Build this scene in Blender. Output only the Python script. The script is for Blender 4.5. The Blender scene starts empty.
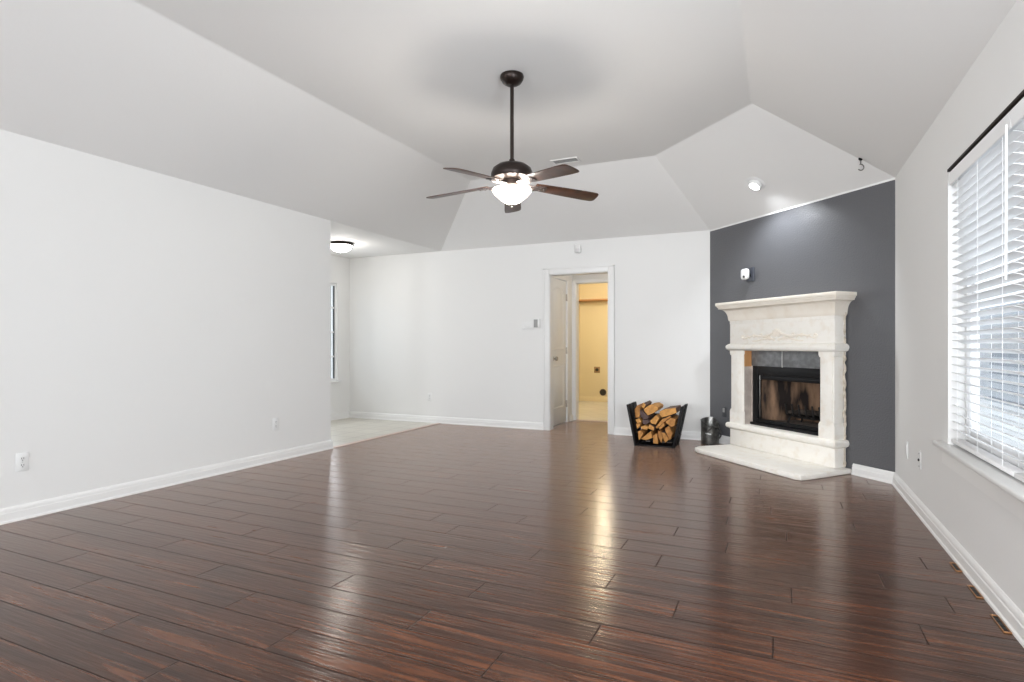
import bpy, bmesh, math, random
from mathutils import Vector, Matrix
R = math.radians
sc = bpy.context.scene
COL = sc.collection
random.seed(7)

# ------------------------------------------------------------------ camera
cam_d = bpy.data.cameras.new('camera')
cam = bpy.data.objects.new('camera', cam_d); COL.objects.link(cam)
cam.location = (0, 0, 1.1027)
cam.rotation_euler = (R(90), 0, 0.4307)
cam_d.sensor_width = 36.0
cam_d.lens = 583.39 / 1024 * 36.0
cam_d.shift_y = 4.55 / 1024
cam_d.clip_start = 0.05
sc.camera = cam

# ------------------------------------------------------------------ world, daylight, exposure
sc.view_settings.view_transform = 'Standard'
sc.view_settings.look = 'None'
sc.view_settings.gamma = 1.0
sc.view_settings.exposure = 0.18
w = bpy.data.worlds.new('overcast_sky'); sc.world = w; w.use_nodes = True
bg = w.node_tree.nodes['Background']
bg.inputs['Color'].default_value = (0.86, 0.92, 1.0, 1)
bg.inputs['Strength'].default_value = 2.5

XR_ = 0.833
def area(name, loc, rot, sx, sy, power, col):
    l = bpy.data.lights.new(name, 'AREA'); l.shape = 'RECTANGLE'; l.size = sx; l.size_y = sy
    l.energy = power; l.color = col
    o = bpy.data.objects.new(name, l); COL.objects.link(o); o.location = loc; o.rotation_euler = rot
    return o
# area lights outside two added windows behind the camera, for even room light
area('daylight_fill', (-3.1, -5.65, 1.35), (R(118), 0, R(-36)), 1.7, 1.5, 215, (0.93, 0.96, 1.0))
area('daylight_fill', (-0.6, -5.65, 1.35), (R(128), 0, R(-6)), 1.7, 1.5, 185, (0.93, 0.96, 1.0))

# area light at an added, unseen right-wall window, evens out the left wall
area('daylight_fill', (XR_ + 0.20, 0.85, 1.31), (R(94), 0, R(34)), 1.5, 1.35, 120, (0.90, 0.95, 1.0))

# daylight through the nook window
area('daylight_fill', (-6.27, 6.34, 1.30), (R(92), 0, R(-130)), 0.95, 1.42, 18, (0.92, 0.96, 1.0))

def point(name, loc, power, rad, col):
    l = bpy.data.lights.new(name, 'POINT'); l.energy = power; l.shadow_soft_size = rad; l.color = col
    o = bpy.data.objects.new(name, l); COL.objects.link(o); o.location = loc
    return o

# ------------------------------------------------------------------ materials
def mat(name, col, rough=0.5, metal=0.0, spec=0.5, emit=None, estr=0.0, bump=None, noise=None, coat=0.0):
    """bump=(scale, strength, distance); noise=(scale, other colour, low, high)"""
    m = bpy.data.materials.new(name); m.use_nodes = True
    nt = m.node_tree; b = nt.nodes['Principled BSDF']
    b.inputs['Base Color'].default_value = (*col, 1)
    b.inputs['Roughness'].default_value = rough
    b.inputs['Metallic'].default_value = metal
    b.inputs['Specular IOR Level'].default_value = spec
    b.inputs['Coat Weight'].default_value = coat
    if emit:
        b.inputs['Emission Color'].default_value = (*emit, 1); b.inputs['Emission Strength'].default_value = estr
    tc = None
    if bump or noise:
        tc = nt.nodes.new('ShaderNodeTexCoord')
    if noise:
        n = nt.nodes.new('ShaderNodeTexNoise'); n.inputs['Scale'].default_value = noise[0]; n.inputs['Detail'].default_value = 6
        r = nt.nodes.new('ShaderNodeValToRGB')
        r.color_ramp.elements[0].position = noise[2]; r.color_ramp.elements[1].position = noise[3]
        r.color_ramp.elements[0].color = (*col, 1); r.color_ramp.elements[1].color = (*noise[1], 1)
        nt.links.new(tc.outputs['Object'], n.inputs['Vector'])
        nt.links.new(n.outputs['Fac'], r.inputs['Fac']); nt.links.new(r.outputs['Color'], b.inputs['Base Color'])
    if bump:
        n2 = nt.nodes.new('ShaderNodeTexNoise'); n2.inputs['Scale'].default_value = bump[0]; n2.inputs['Detail'].default_value = 4
        bp = nt.nodes.new('ShaderNodeBump'); bp.inputs['Strength'].default_value = bump[1]; bp.inputs['Distance'].default_value = bump[2]
        nt.links.new(tc.outputs['Object'], n2.inputs['Vector'])
        nt.links.new(n2.outputs['Fac'], bp.inputs['Height']); nt.links.new(bp.outputs['Normal'], b.inputs['Normal'])
    return m

M = {}
M['wall'] = mat('white_wall_paint', (0.80, 0.795, 0.78), 0.6, spec=0.3, bump=(60, 0.10, 0.004))
M['ceil'] = mat('ceiling_paint', (0.82, 0.81, 0.795), 0.7, spec=0.2, bump=(50, 0.10, 0.004))
M['laundry'] = mat('cream_yellow_wall_paint', (0.80, 0.70, 0.48), 0.6, spec=0.3)
M['dark_wall'] = mat('charcoal_wall_paint', (0.098, 0.100, 0.108), 0.33, spec=0.6, bump=(70, 0.55, 0.007))
M['trim'] = mat('white_gloss_trim', (0.81, 0.805, 0.79), 0.35)
M['plate'] = mat('white_plastic', (0.80, 0.80, 0.79), 0.35)
M['slot'] = mat('dark_slot', (0.02, 0.02, 0.02), 0.6)
M['greyplastic'] = mat('grey_plastic', (0.33, 0.33, 0.32), 0.4)
M['stone'] = mat('cast_limestone', (0.90, 0.87, 0.81), 0.7, spec=0.3, noise=(14, (0.82, 0.75, 0.65), 0.50, 0.85), bump=(45, 0.25, 0.01))
M['stone_warm'] = mat('cast_limestone_crown', (0.87, 0.81, 0.72), 0.65, spec=0.3, noise=(9, (0.81, 0.73, 0.62), 0.45, 0.8), bump=(45, 0.15, 0.01))
M['mortar'] = mat('rough_mortar', (0.72, 0.65, 0.55), 0.9, noise=(30, (0.50, 0.42, 0.33), 0.4, 0.7), bump=(60, 0.6, 0.02))
M['tile'] = mat('grey_slate_tile', (0.13, 0.135, 0.14), 0.35, noise=(18, (0.24, 0.245, 0.25), 0.40, 0.75), bump=(30, 0.1, 0.01))
M['grout'] = mat('white_grout', (0.75, 0.74, 0.72), 0.8)
M['black_metal'] = mat('black_enamel_metal', (0.010, 0.010, 0.011), 0.40, spec=0.22)
M['black_matte'] = mat('black_matte_steel', (0.008, 0.008, 0.009), 0.55, spec=0.2)
M['iron'] = mat('cast_iron', (0.02, 0.018, 0.017), 0.6, metal=0.4)
M['bronze'] = mat('oil_rubbed_bronze', (0.026, 0.017, 0.014), 0.36, metal=0.55)
M['bronze_bright'] = mat('bronze_bracket', (0.12, 0.10, 0.095), 0.35, metal=0.8)
M['nickel'] = mat('satin_nickel', (0.42, 0.38, 0.33), 0.32, metal=1.0)
M['chrome'] = mat('brushed_steel', (0.55, 0.55, 0.55), 0.3, metal=1.0)
M['brass'] = mat('brass_edge', (0.42, 0.21, 0.09), 0.35, metal=0.7)
M['woodraw'] = mat('raw_pine', (0.52, 0.27, 0.11), 0.6)
M['lamp_glass'] = mat('lit_frosted_glass', (0.9, 0.88, 0.84), 0.4, emit=(1.0, 0.93, 0.84), estr=7.0)
def sheer(m, f):
    nt = m.node_tree; b = nt.nodes['Principled BSDF']; o = nt.nodes['Material Output']
    t = nt.nodes.new('ShaderNodeBsdfTransparent'); x = nt.nodes.new('ShaderNodeMixShader'); x.inputs['Fac'].default_value = f
    nt.links.new(b.outputs[0], x.inputs[1]); nt.links.new(t.outputs[0], x.inputs[2]); nt.links.new(x.outputs[0], o.inputs['Surface'])
sheer(M['lamp_glass'], 0.40)
M['nook_glass'] = mat('lit_frosted_dome', (0.9, 0.88, 0.84), 0.4, emit=(1.0, 0.96, 0.90), estr=20.0)
M['can_glass'] = mat('lit_can_lens', (0.9, 0.9, 0.9), 0.4, emit=(0.95, 0.97, 1.0), estr=9.0)
M['bulb'] = mat('lit_laundry_globe', (0.9, 0.88, 0.8), 0.4, emit=(1.0, 0.84, 0.58), estr=26.0)
M['blind'] = mat('white_faux_wood_slat', (0.91, 0.91, 0.91), 0.45)
M['vinyl'] = mat('white_vinyl_frame', (0.83, 0.83, 0.83), 0.4)
M['grey_sash'] = mat('dark_sash_gasket', (0.05, 0.05, 0.05), 0.5)
M['concrete'] = mat('pale_concrete', (0.55, 0.55, 0.54), 0.9, noise=(3, (0.48, 0.48, 0.47), 0.4, 0.7))
M['scuttle'] = mat('dark_galvanised_metal', (0.10, 0.10, 0.095), 0.32, metal=0.75, noise=(16, (0.30, 0.295, 0.28), 0.42, 0.72))
M['bark'] = mat('log_bark', (0.10, 0.065, 0.055), 0.9, noise=(40, (0.24, 0.15, 0.10), 0.4, 0.7), bump=(50, 0.6, 0.02))
M['strip'] = mat('pale_threshold', (0.62, 0.50, 0.44), 0.45)

g = bpy.data.materials.new('window_glass'); g.use_nodes = True
nt = g.node_tree; nt.nodes.clear()
out = nt.nodes.new('ShaderNodeOutputMaterial'); mx = nt.nodes.new('ShaderNodeMixShader')
tr = nt.nodes.new('ShaderNodeBsdfTransparent'); gl = nt.nodes.new('ShaderNodeBsdfGlossy'); fr = nt.nodes.new('ShaderNodeLayerWeight')
pw = nt.nodes.new('ShaderNodeMath'); pw.operation = 'POWER'; pw.inputs[1].default_value = 5.0
sc_ = nt.nodes.new('ShaderNodeMath'); sc_.operation = 'MULTIPLY_ADD'; sc_.inputs[1].default_value = 0.8; sc_.inputs[2].default_value = 0.03
nt.links.new(fr.outputs['Facing'], pw.inputs[0]); nt.links.new(pw.outputs[0], sc_.inputs[0])
gl.inputs['Roughness'].default_value = 0.02
tr.inputs['Color'].default_value = (0.95, 0.965, 0.97, 1)
nt.links.new(sc_.outputs[0], mx.inputs['Fac']); nt.links.new(tr.outputs[0], mx.inputs[1]); nt.links.new(gl.outputs[0], mx.inputs[2])
nt.links.new(mx.outputs[0], out.inputs['Surface'])
M['glass'] = g

def math_node(nt, op, a, b=None):
    n = nt.nodes.new('ShaderNodeMath'); n.operation = op
    for i, v in enumerate((a, b)):
        if v is None: continue
        if isinstance(v, (int, float)): n.inputs[i].default_value = v
        else: nt.links.new(v, n.inputs[i])
    return n.outputs[0]

def plank_material():
    m = bpy.data.materials.new('dark_walnut_laminate'); m.use_nodes = True
    nt = m.node_tree; b = nt.nodes['Principled BSDF']; L = nt.links.new
    tc = nt.nodes.new('ShaderNodeTexCoord'); sx = nt.nodes.new('ShaderNodeSeparateXYZ'); L(tc.outputs['Object'], sx.inputs[0])
    W, LEN = 0.175, 1.22
    yy = math_node(nt, 'ADD', sx.outputs['Y'], 19.982)
    row = math_node(nt, 'FLOOR', math_node(nt, 'DIVIDE', yy, W))
    wn = nt.nodes.new('ShaderNodeTexWhiteNoise'); wn.noise_dimensions = '1D'; L(row, wn.inputs['W'])
    step = math_node(nt, 'ADD', math_node(nt, 'MULTIPLY', row, 0.37), math_node(nt, 'MULTIPLY', wn.outputs['Value'], 0.30))
    xx = math_node(nt, 'ADD', math_node(nt, 'ADD', sx.outputs['X'], 40.0), math_node(nt, 'MULTIPLY', step, LEN))
    xd = math_node(nt, 'DIVIDE', xx, LEN)
    colx = math_node(nt, 'FLOOR', xd)
    cid = nt.nodes.new('ShaderNodeCombineXYZ'); L(row, cid.inputs[0]); L(colx, cid.inputs[1])
    wn2 = nt.nodes.new('ShaderNodeTexWhiteNoise'); wn2.noise_dimensions = '3D'; L(cid.outputs[0], wn2.inputs['Vector'])
    # distance to the seams, in metres
    fy = math_node(nt, 'FRACT', math_node(nt, 'DIVIDE', yy, W)); fx = math_node(nt, 'FRACT', xd)
    dy = math_node(nt, 'MULTIPLY', math_node(nt, 'MINIMUM', fy, math_node(nt, 'SUBTRACT', 1.0, fy)), W)
    dx = math_node(nt, 'MULTIPLY', math_node(nt, 'MINIMUM', fx, math_node(nt, 'SUBTRACT', 1.0, fx)), LEN)
    d = math_node(nt, 'MINIMUM', dy, dx)
    seam = nt.nodes.new('ShaderNodeMapRange'); L(d, seam.inputs['Value'])
    seam.inputs['From Min'].default_value = 0.0006; seam.inputs['From Max'].default_value = 0.0040
    # grain stretched along each plank, shifted from plank to plank
    gv = nt.nodes.new('ShaderNodeCombineXYZ')
    L(math_node(nt, 'ADD', math_node(nt, 'MULTIPLY', sx.outputs['X'], 1.6), math_node(nt, 'MULTIPLY', wn2.outputs['Value'], 57.0)), gv.inputs[0])
    L(math_node(nt, 'ADD', math_node(nt, 'MULTIPLY', sx.outputs['Y'], 28.0), math_node(nt, 'MULTIPLY', wn2.outputs['Value'], 13.0)), gv.inputs[1])
    n1 = nt.nodes.new('ShaderNodeTexNoise'); L(gv.outputs[0], n1.inputs['Vector'])
    n1.inputs['Scale'].default_value = 1.0; n1.inputs['Detail'].default_value = 8; n1.inputs['Roughness'].default_value = 0.62; n1.inputs['Distortion'].default_value = 0.9
    ramp = nt.nodes.new('ShaderNodeValToRGB'); L(n1.outputs['Fac'], ramp.inputs['Fac'])
    e = ramp.color_ramp.elements
    e[0].position = 0.30; e[0].color = (0.013, 0.0042, 0.0020, 1)
    e[1].position = 0.74; e[1].color = (0.150, 0.050, 0.020, 1)
    k = e.new(0.50); k.color = (0.046, 0.0142, 0.0058, 1)
    tone = nt.nodes.new('ShaderNodeMapRange'); L(wn2.outputs['Value'], tone.inputs['Value'])
    tone.inputs['To Min'].default_value = 0.80; tone.inputs['To Max'].default_value = 1.22
    mul = nt.nodes.new('ShaderNodeMix'); mul.data_type = 'RGBA'; mul.blend_type = 'MULTIPLY'; mul.inputs['Factor'].default_value = 1.0
    L(ramp.outputs['Color'], mul.inputs['A']); L(tone.outputs['Result'], mul.inputs['B'])
    mul2 = nt.nodes.new('ShaderNodeMix'); mul2.data_type = 'RGBA'
    L(seam.outputs['Result'], mul2.inputs['Factor']); mul2.inputs['A'].default_value = (0.008, 0.004, 0.003, 1)
    L(mul.outputs['Result'], mul2.inputs['B'])
    L(mul2.outputs['Result'], b.inputs['Base Color'])
    # hand-scraped ripple along the grain
    rv = nt.nodes.new('ShaderNodeCombineXYZ')
    L(math_node(nt, 'MULTIPLY', sx.outputs['X'], 4.0), rv.inputs[0]); L(math_node(nt, 'MULTIPLY', sx.outputs['Y'], 60.0), rv.inputs[1])
    n2 = nt.nodes.new('ShaderNodeTexNoise'); L(rv.outputs[0], n2.inputs['Vector']); n2.inputs['Scale'].default_value = 1.0; n2.inputs['Detail'].default_value = 3
    hh = math_node(nt, 'ADD', math_node(nt, 'MULTIPLY', n2.outputs['Fac'], 0.85), math_node(nt, 'MULTIPLY', seam.outputs['Result'], 0.30))
    bp = nt.nodes.new('ShaderNodeBump'); bp.inputs['Strength'].default_value = 0.55; bp.inputs['Distance'].default_value = 0.004
    L(hh, bp.inputs['Height']); L(bp.outputs['Normal'], b.inputs['Normal'])
    rg = nt.nodes.new('ShaderNodeMapRange'); L(seam.outputs['Result'], rg.inputs['Value']); rg.inputs['To Min'].default_value = 0.45; rg.inputs['To Max'].default_value = 0.19
    L(rg.outputs['Result'], b.inputs['Roughness'])
    sg = nt.nodes.new('ShaderNodeMapRange'); L(seam.outputs['Result'], sg.inputs['Value']); sg.inputs['To Min'].default_value = 0.10; sg.inputs['To Max'].default_value = 0.40
    L(sg.outputs['Result'], b.inputs['Specular IOR Level'])
    L(math_node(nt, 'MULTIPLY', seam.outputs['Result'], 0.50), b.inputs['Sheen Weight'])
    b.inputs['Specular IOR Level'].default_value = 0.42
    b.inputs['Sheen Weight'].default_value = 0.50; b.inputs['Sheen Roughness'].default_value = 0.22; b.inputs['Sheen Tint'].default_value = (1.0, 0.70, 0.54, 1)
    b.inputs['Specular Tint'].default_value = (1.0, 0.86, 0.78, 1)
    return m
M['planks'] = plank_material()

def tile_material(name, c1, c2, grout, size, rough, ang):
    m = bpy.data.materials.new(name); m.use_nodes = True
    nt = m.node_tree; b = nt.nodes['Principled BSDF']; L = nt.links.new
    tc = nt.nodes.new('ShaderNodeTexCoord'); mp = nt.nodes.new('ShaderNodeMapping'); mp.inputs['Rotation'].default_value = (0, 0, R(ang))
    L(tc.outputs['Object'], mp.inputs['Vector'])
    br = nt.nodes.new('ShaderNodeTexBrick'); L(mp.outputs[0], br.inputs['Vector'])
    br.offset = 0.0; br.inputs['Scale'].default_value = 1.0; br.inputs['Brick Width'].default_value = size; br.inputs['Row Height'].default_value = size
    br.inputs['Mortar Size'].default_value = 0.006; br.inputs['Color1'].default_value = (*c1, 1); br.inputs['Color2'].default_value = (*c2, 1); br.inputs['Mortar'].default_value = (*grout, 1)
    L(br.outputs['Color'], b.inputs['Base Color']); b.inputs['Roughness'].default_value = rough
    return m
M['floor_tile'] = tile_material('pale_ceramic_tile', (0.64, 0.61, 0.54), (0.59, 0.56, 0.49), (0.42, 0.39, 0.35), 0.31, 0.35, 0)
M['laundry_tile'] = tile_material('laundry_ceramic_tile', (0.64, 0.61, 0.54), (0.59, 0.56, 0.49), (0.42, 0.39, 0.35), 0.33, 0.35, 45)

def firebrick_material():
    m = bpy.data.materials.new('sooty_firebrick_panel'); m.use_nodes = True
    nt = m.node_tree; b = nt.nodes['Principled BSDF']; L = nt.links.new
    tc = nt.nodes.new('ShaderNodeTexCoord'); mp = nt.nodes.new('ShaderNodeMapping'); mp.inputs['Scale'].default_value = (9, 9, 2.2)
    L(tc.outputs['Object'], mp.inputs['Vector'])
    n = nt.nodes.new('ShaderNodeTexNoise'); L(mp.outputs[0], n.inputs['Vector']); n.inputs['Scale'].default_value = 1.0; n.inputs['Detail'].default_value = 7
    r = nt.nodes.new('ShaderNodeValToRGB'); L(n.outputs['Fac'], r.inputs['Fac'])
    r.color_ramp.elements[0].position = 0.42; r.color_ramp.elements[0].color = (0.018, 0.012, 0.010, 1)
    r.color_ramp.elements[1].position = 0.66; r.color_ramp.elements[1].color = (0.36, 0.22, 0.135, 1)
    L(r.outputs['Color'], b.inputs['Base Color']); b.inputs['Roughness'].default_value = 0.9
    return m
M['firebrick'] = firebrick_material()

def split_wood_material():
    m = bpy.data.materials.new('split_firewood'); m.use_nodes = True
    nt = m.node_tree; b = nt.nodes['Principled BSDF']; L = nt.links.new
    tc = nt.nodes.new('ShaderNodeTexCoord'); oi = nt.nodes.new('ShaderNodeObjectInfo')
    n = nt.nodes.new('ShaderNodeTexNoise'); L(tc.outputs['Object'], n.inputs['Vector']); n.inputs['Scale'].default_value = 22; n.inputs['Detail'].default_value = 5
    f = math_node(nt, 'ADD', math_node(nt, 'MULTIPLY', n.outputs['Fac'], 0.95), math_node(nt, 'MULTIPLY', oi.outputs['Random'], 0.30))
    r = nt.nodes.new('ShaderNodeValToRGB'); L(f, r.inputs['Fac'])
    r.color_ramp.elements[0].position = 0.25; r.color_ramp.elements[0].color = (0.20, 0.062, 0.014, 1)
    r.color_ramp.elements[1].position = 0.80; r.color_ramp.elements[1].color = (0.64, 0.32, 0.09, 1)
    L(r.outputs['Color'], b.inputs['Base Color']); b.inputs['Roughness'].default_value = 0.8
    return m
M['splitwood'] = split_wood_material()

def blade_material():
    m = bpy.data.materials.new('walnut_fan_blade'); m.use_nodes = True
    nt = m.node_tree; b = nt.nodes['Principled BSDF']; L = nt.links.new
    tc = nt.nodes.new('ShaderNodeTexCoord'); n = nt.nodes.new('ShaderNodeTexNoise'); L(tc.outputs['Object'], n.inputs['Vector'])
    n.inputs['Scale'].default_value = 18; n.inputs['Detail'].default_value = 5
    r = nt.nodes.new('ShaderNodeValToRGB'); L(n.outputs['Fac'], r.inputs['Fac'])
    r.color_ramp.elements[0].position = 0.3; r.color_ramp.elements[0].color = (0.026, 0.012, 0.008, 1)
    r.color_ramp.elements[1].position = 0.75; r.color_ramp.elements[1].color = (0.085, 0.034, 0.018, 1)
    L(r.outputs['Color'], b.inputs['Base Color']); b.inputs['Roughness'].default_value = 0.35
    return m
M['blade'] = blade_material()

# ------------------------------------------------------------------ mesh builder
class MB:
    def __init__(self): self.bm = bmesh.new()
    def box(self, x0, x1, y0, y1, z0, z1, bev=0.0, seg=2, mi=0):
        vs = [self.bm.verts.new(p) for p in [(x0,y0,z0),(x1,y0,z0),(x1,y1,z0),(x0,y1,z0),(x0,y0,z1),(x1,y0,z1),(x1,y1,z1),(x0,y1,z1)]]
        fs = [self.bm.faces.new([vs[i] for i in q]) for q in [(0,3,2,1),(4,5,6,7),(0,1,5,4),(1,2,6,5),(2,3,7,6),(3,0,4,7)]]
        for f in fs: f.material_index = mi
        if bev:
            es = list({e for f in fs for e in f.edges})
            bmesh.ops.bevel(self.bm, geom=es, offset=bev, segments=seg, profile=0.5, affect='EDGES')
        return self
    def poly(self, pts, mi=0):
        f = self.bm.faces.new([self.bm.verts.new(p) for p in pts]); f.material_index = mi; return self
    def prism(self, pts, vec, mi=0, mi_side=None, bev=0.0):
        """closed prism from a planar outline (3-D points) pushed along vec"""
        a = [self.bm.verts.new(p) for p in pts]; v = Vector(vec)
        b = [self.bm.verts.new(Vector(p) + v) for p in pts]
        n = len(pts)
        f0 = self.bm.faces.new(a[::-1]); f1 = self.bm.faces.new(b); f0.material_index = f1.material_index = mi
        sides = []
        for i in range(n):
            f = self.bm.faces.new([a[i], a[(i+1) % n], b[(i+1) % n], b[i]])
            f.material_index = mi if mi_side is None else mi_side; sides.append(f)
        if bev:
            es = list({e for f in (f0, f1) for e in f.edges})
            bmesh.ops.bevel(self.bm, geom=es, offset=bev, segments=2, profile=0.5, affect='EDGES')
        return self
    def lathe(self, prof, seg=32, c=(0,0,0), ax='z', mi=0, cap=True):
        rings = []
        def P(r, h, a):
            x, y = r*math.cos(a), r*math.sin(a)
            p = {'z': (x, y, h), 'x': (h, x, y), 'y': (x, h, y)}[ax]
            return (p[0]+c[0], p[1]+c[1], p[2]+c[2])
        for r, h in prof:
            if r < 1e-6: rings.append([self.bm.verts.new(P(0, h, 0))])
            else: rings.append([self.bm.verts.new(P(r, h, 2*math.pi*i/seg)) for i in range(seg)])
        for A, B in zip(rings, rings[1:]):
            for i in range(seg):
                j = (i+1) % seg
                if len(A) == 1 and len(B) == 1: continue
                if len(A) == 1: f = [A[0], B[i], B[j]]
                elif len(B) == 1: f = [A[i], A[j], B[0]]
                else: f = [A[i], A[j], B[j], B[i]]
                self.bm.faces.new(f).material_index = mi
        if cap:
            for rg in (rings[0], rings[-1]):
                if len(rg) > 2: self.bm.faces.new(rg).material_index = mi
        return self
    def tube(self, pts, r, seg=8, mi=0):
        pts = [Vector(p) for p in pts]; rs = r if isinstance(r, (list, tuple)) else [r]*len(pts)
        rings = []; up = None
        for i, p in enumerate(pts):
            t = (pts[min(i+1, len(pts)-1)] - pts[max(i-1, 0)]).normalized()
            if up is None: up = t.orthogonal().normalized()
            up = (up - t*up.dot(t)).normalized(); s = t.cross(up)
            rings.append([self.bm.verts.new(p + (up*math.cos(2*math.pi*k/seg) + s*math.sin(2*math.pi*k/seg))*rs[i]) for k in range(seg)])
        for A, B in zip(rings, rings[1:]):
            for k in range(seg):
                self.bm.faces.new([A[k], A[(k+1) % seg], B[(k+1) % seg], B[k]]).material_index = mi
        self.bm.faces.new(rings[0][::-1]).material_index = mi; self.bm.faces.new(rings[-1]).material_index = mi
        return self
    def crown(self, prof, u0, u1, off, mi=0):
        """moulding wrapped round the left, front and right of a block standing against y=0; prof is (extra, z)"""
        rings = []
        for e, z in prof:
            rings.append([self.bm.verts.new(p) for p in [(u0-e, 0, z), (u0-e, -(off+e), z), (u1+e, -(off+e), z), (u1+e, 0, z)]])
        for A, B in zip(rings, rings[1:]):
            for i in range(4):
                self.bm.faces.new([A[i], A[(i+1) % 4], B[(i+1) % 4], B[i]]).material_index = mi
        self.bm.faces.new(rings[0][::-1]); self.bm.faces.new(rings[-1])
        return self
    def build(self, name, mats, parent=None, smooth=35):
        bm = self.bm
        bmesh.ops.recalc_face_normals(bm, faces=bm.faces)
        me = bpy.data.meshes.new(name); bm.to_mesh(me); bm.free()
        for m in (mats if isinstance(mats, (list, tuple)) else [mats]): me.materials.append(m)
        if smooth:
            for p in me.polygons: p.use_smooth = True
            me.set_sharp_from_angle(angle=R(smooth))
        o = bpy.data.objects.new(name, me); COL.objects.link(o)
        if parent: o.parent = parent
        return o

def tag(o, label=None, cat=None, group=None, kind=None):
    if label: o['label'] = label
    if cat: o['category'] = cat
    if group: o['group'] = group
    if kind: o['kind'] = kind
    return o
def struct(o): o['kind'] = 'structure'; return o
def thing(name, label, cat, loc=(0,0,0), rz=0, group=None, rot=None):
    o = bpy.data.objects.new(name, None); COL.objects.link(o)
    o.empty_display_size = 0.1; o.location = loc; o.rotation_euler = rot if rot else (0, 0, rz)
    return tag(o, label, cat, group)
def copy_tree(o, parent=None):
    c = o.copy(); COL.objects.link(c)
    if parent: c.parent = parent
    for ch in [x for x in COL.objects if x.parent == o]: copy_tree(ch, c)
    return c

# ------------------------------------------------------------------ the room shell
XL, XR, YB, YF = -4.376, 0.833, 7.104, -5.5
YRc, Xc, XN, YLe, H = 5.492, -0.738, -6.012, 4.87, 2.44
T = 0.12
ANG = math.atan2(YRc - YB, XR - Xc); LW = math.hypot(XR - Xc, YRc - YB)

def holes_wall(mb, u0, u1, z0, z1, holes, put):
    """boxes round rectangular holes; put(ua, ub, za, zb) adds a box"""
    us = sorted({u0, u1, *[h[0] for h in holes], *[h[1] for h in holes]})
    for a, b in zip(us, us[1:]):
        m = (a+b)/2; zs = z0
        for h in sorted([h for h in holes if h[0] < m < h[1]], key=lambda h: h[2]):
            if h[2] > zs + 1e-6: put(a, b, zs, h[2])
            zs = h[3]
        if z1 > zs + 1e-6: put(a, b, zs, z1)
def wall_x(name, x0, x1, y0, y1, z1, holes, m):     # runs along Y
    mb = MB(); holes_wall(mb, y0, y1, 0, z1, holes, lambda a, b, za, zb: mb.box(x0, x1, a, b, za, zb))
    bmesh.ops.remove_doubles(mb.bm, verts=mb.bm.verts, dist=1e-5)
    return struct(mb.build(name, m, smooth=0))
def wall_y(name, y0, y1, x0, x1, z1, holes, m):     # runs along X
    mb = MB(); holes_wall(mb, x0, x1, 0, z1, holes, lambda a, b, za, zb: mb.box(a, b, y0, y1, za, zb))
    bmesh.ops.remove_doubles(mb.bm, verts=mb.bm.verts, dist=1e-5)
    return struct(mb.build(name, m, smooth=0))

# floors
mb = MB()
mb.prism([(XL, YF, 0), (XR+0.02, YF, 0), (XR+0.02, YRc+0.02, 0), (Xc+0.02, YB+0.02, 0), (-1.94, YB+0.02, 0), (-1.94, YB+0.10, 0), (-1.0, YB+0.10, 0), (-1.0, 8.25, 0), (-2.81, 8.25, 0), (-2.81, YB+0.02, 0), (XL, YB+0.02, 0)], (0, 0, -0.06))
struct(mb.build('floor', M['planks'], smooth=0))
struct(MB().box(XN-0.02, XL-0.035, 3.3, YB+0.02, -0.06, 0.0).build('floor_nook', M['floor_tile'], smooth=0))
struct(MB().box(-3.7, -0.95, 8.25, 11.2, -0.06, 0.002).build('floor_laundry', M['laundry_tile'], smooth=0))
struct(MB().box(XL-0.05, XL+0.015, YLe, YB-0.012, -0.01, 0.007, 0.003).build('trim_1', M['strip']))
struct(MB().box(-2.745, -1.90, 8.215, 8.275, -0.01, 0.008, 0.003).build('trim_2', M['strip']))

# walls
wall_x('wall_left', XL-T, XL, YF, YLe, H, [], M['wall'])
wall_y('wall_back', YB, YB+T, XN-T, Xc, H, [(-2.730, -1.940, -0.01, 2.03)], M['wall'])
wall_x('wall_right', XR, XR+0.14, YF, YRc+0.1, H, [(0.05, 1.65, 0.565, 2.055), (2.00, 3.887, 0.565, 2.055)], M['wall'])
wall_y('wall_front', YF-T, YF, XL-T, XR+0.14, H, [(-3.95, -2.25, 0.6, 2.1), (-1.45, 0.25, 0.6, 2.1)], M['wall'])
mb = MB(); holes_wall(mb, 0, LW, 0, H, [(0.70, 1.66, 0.28, 1.06)], lambda a, b, za, zb: mb.box(a, b, 0, 0.1, za, zb))
bmesh.ops.remove_doubles(mb.bm, verts=mb.bm.verts, dist=1e-5)
wf = struct(mb.build('wall_corner', M['dark_wall'], smooth=0)); wf.location = (Xc, YB, 0); wf.rotation_euler = (0, 0, ANG)
# thin white paint line along the top of the charcoal wall
o = struct(MB().box(0.0, LW, -0.002, 0.0, H-0.016, H).build('trim_3', M['ceil'], smooth=0)); o.location = wf.location; o.rotation_euler = wf.rotation_euler
# the nook beyond the left wall
wall_x('wall_nook', XN-T, XN, 3.3, YB, H, [(5.85, 6.83, 0.575, 2.03)], M['wall'])
wall_y('wall_nook_front', 3.3-T, 3.3, XN-T, XL-T, H, [], M['wall'])
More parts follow.
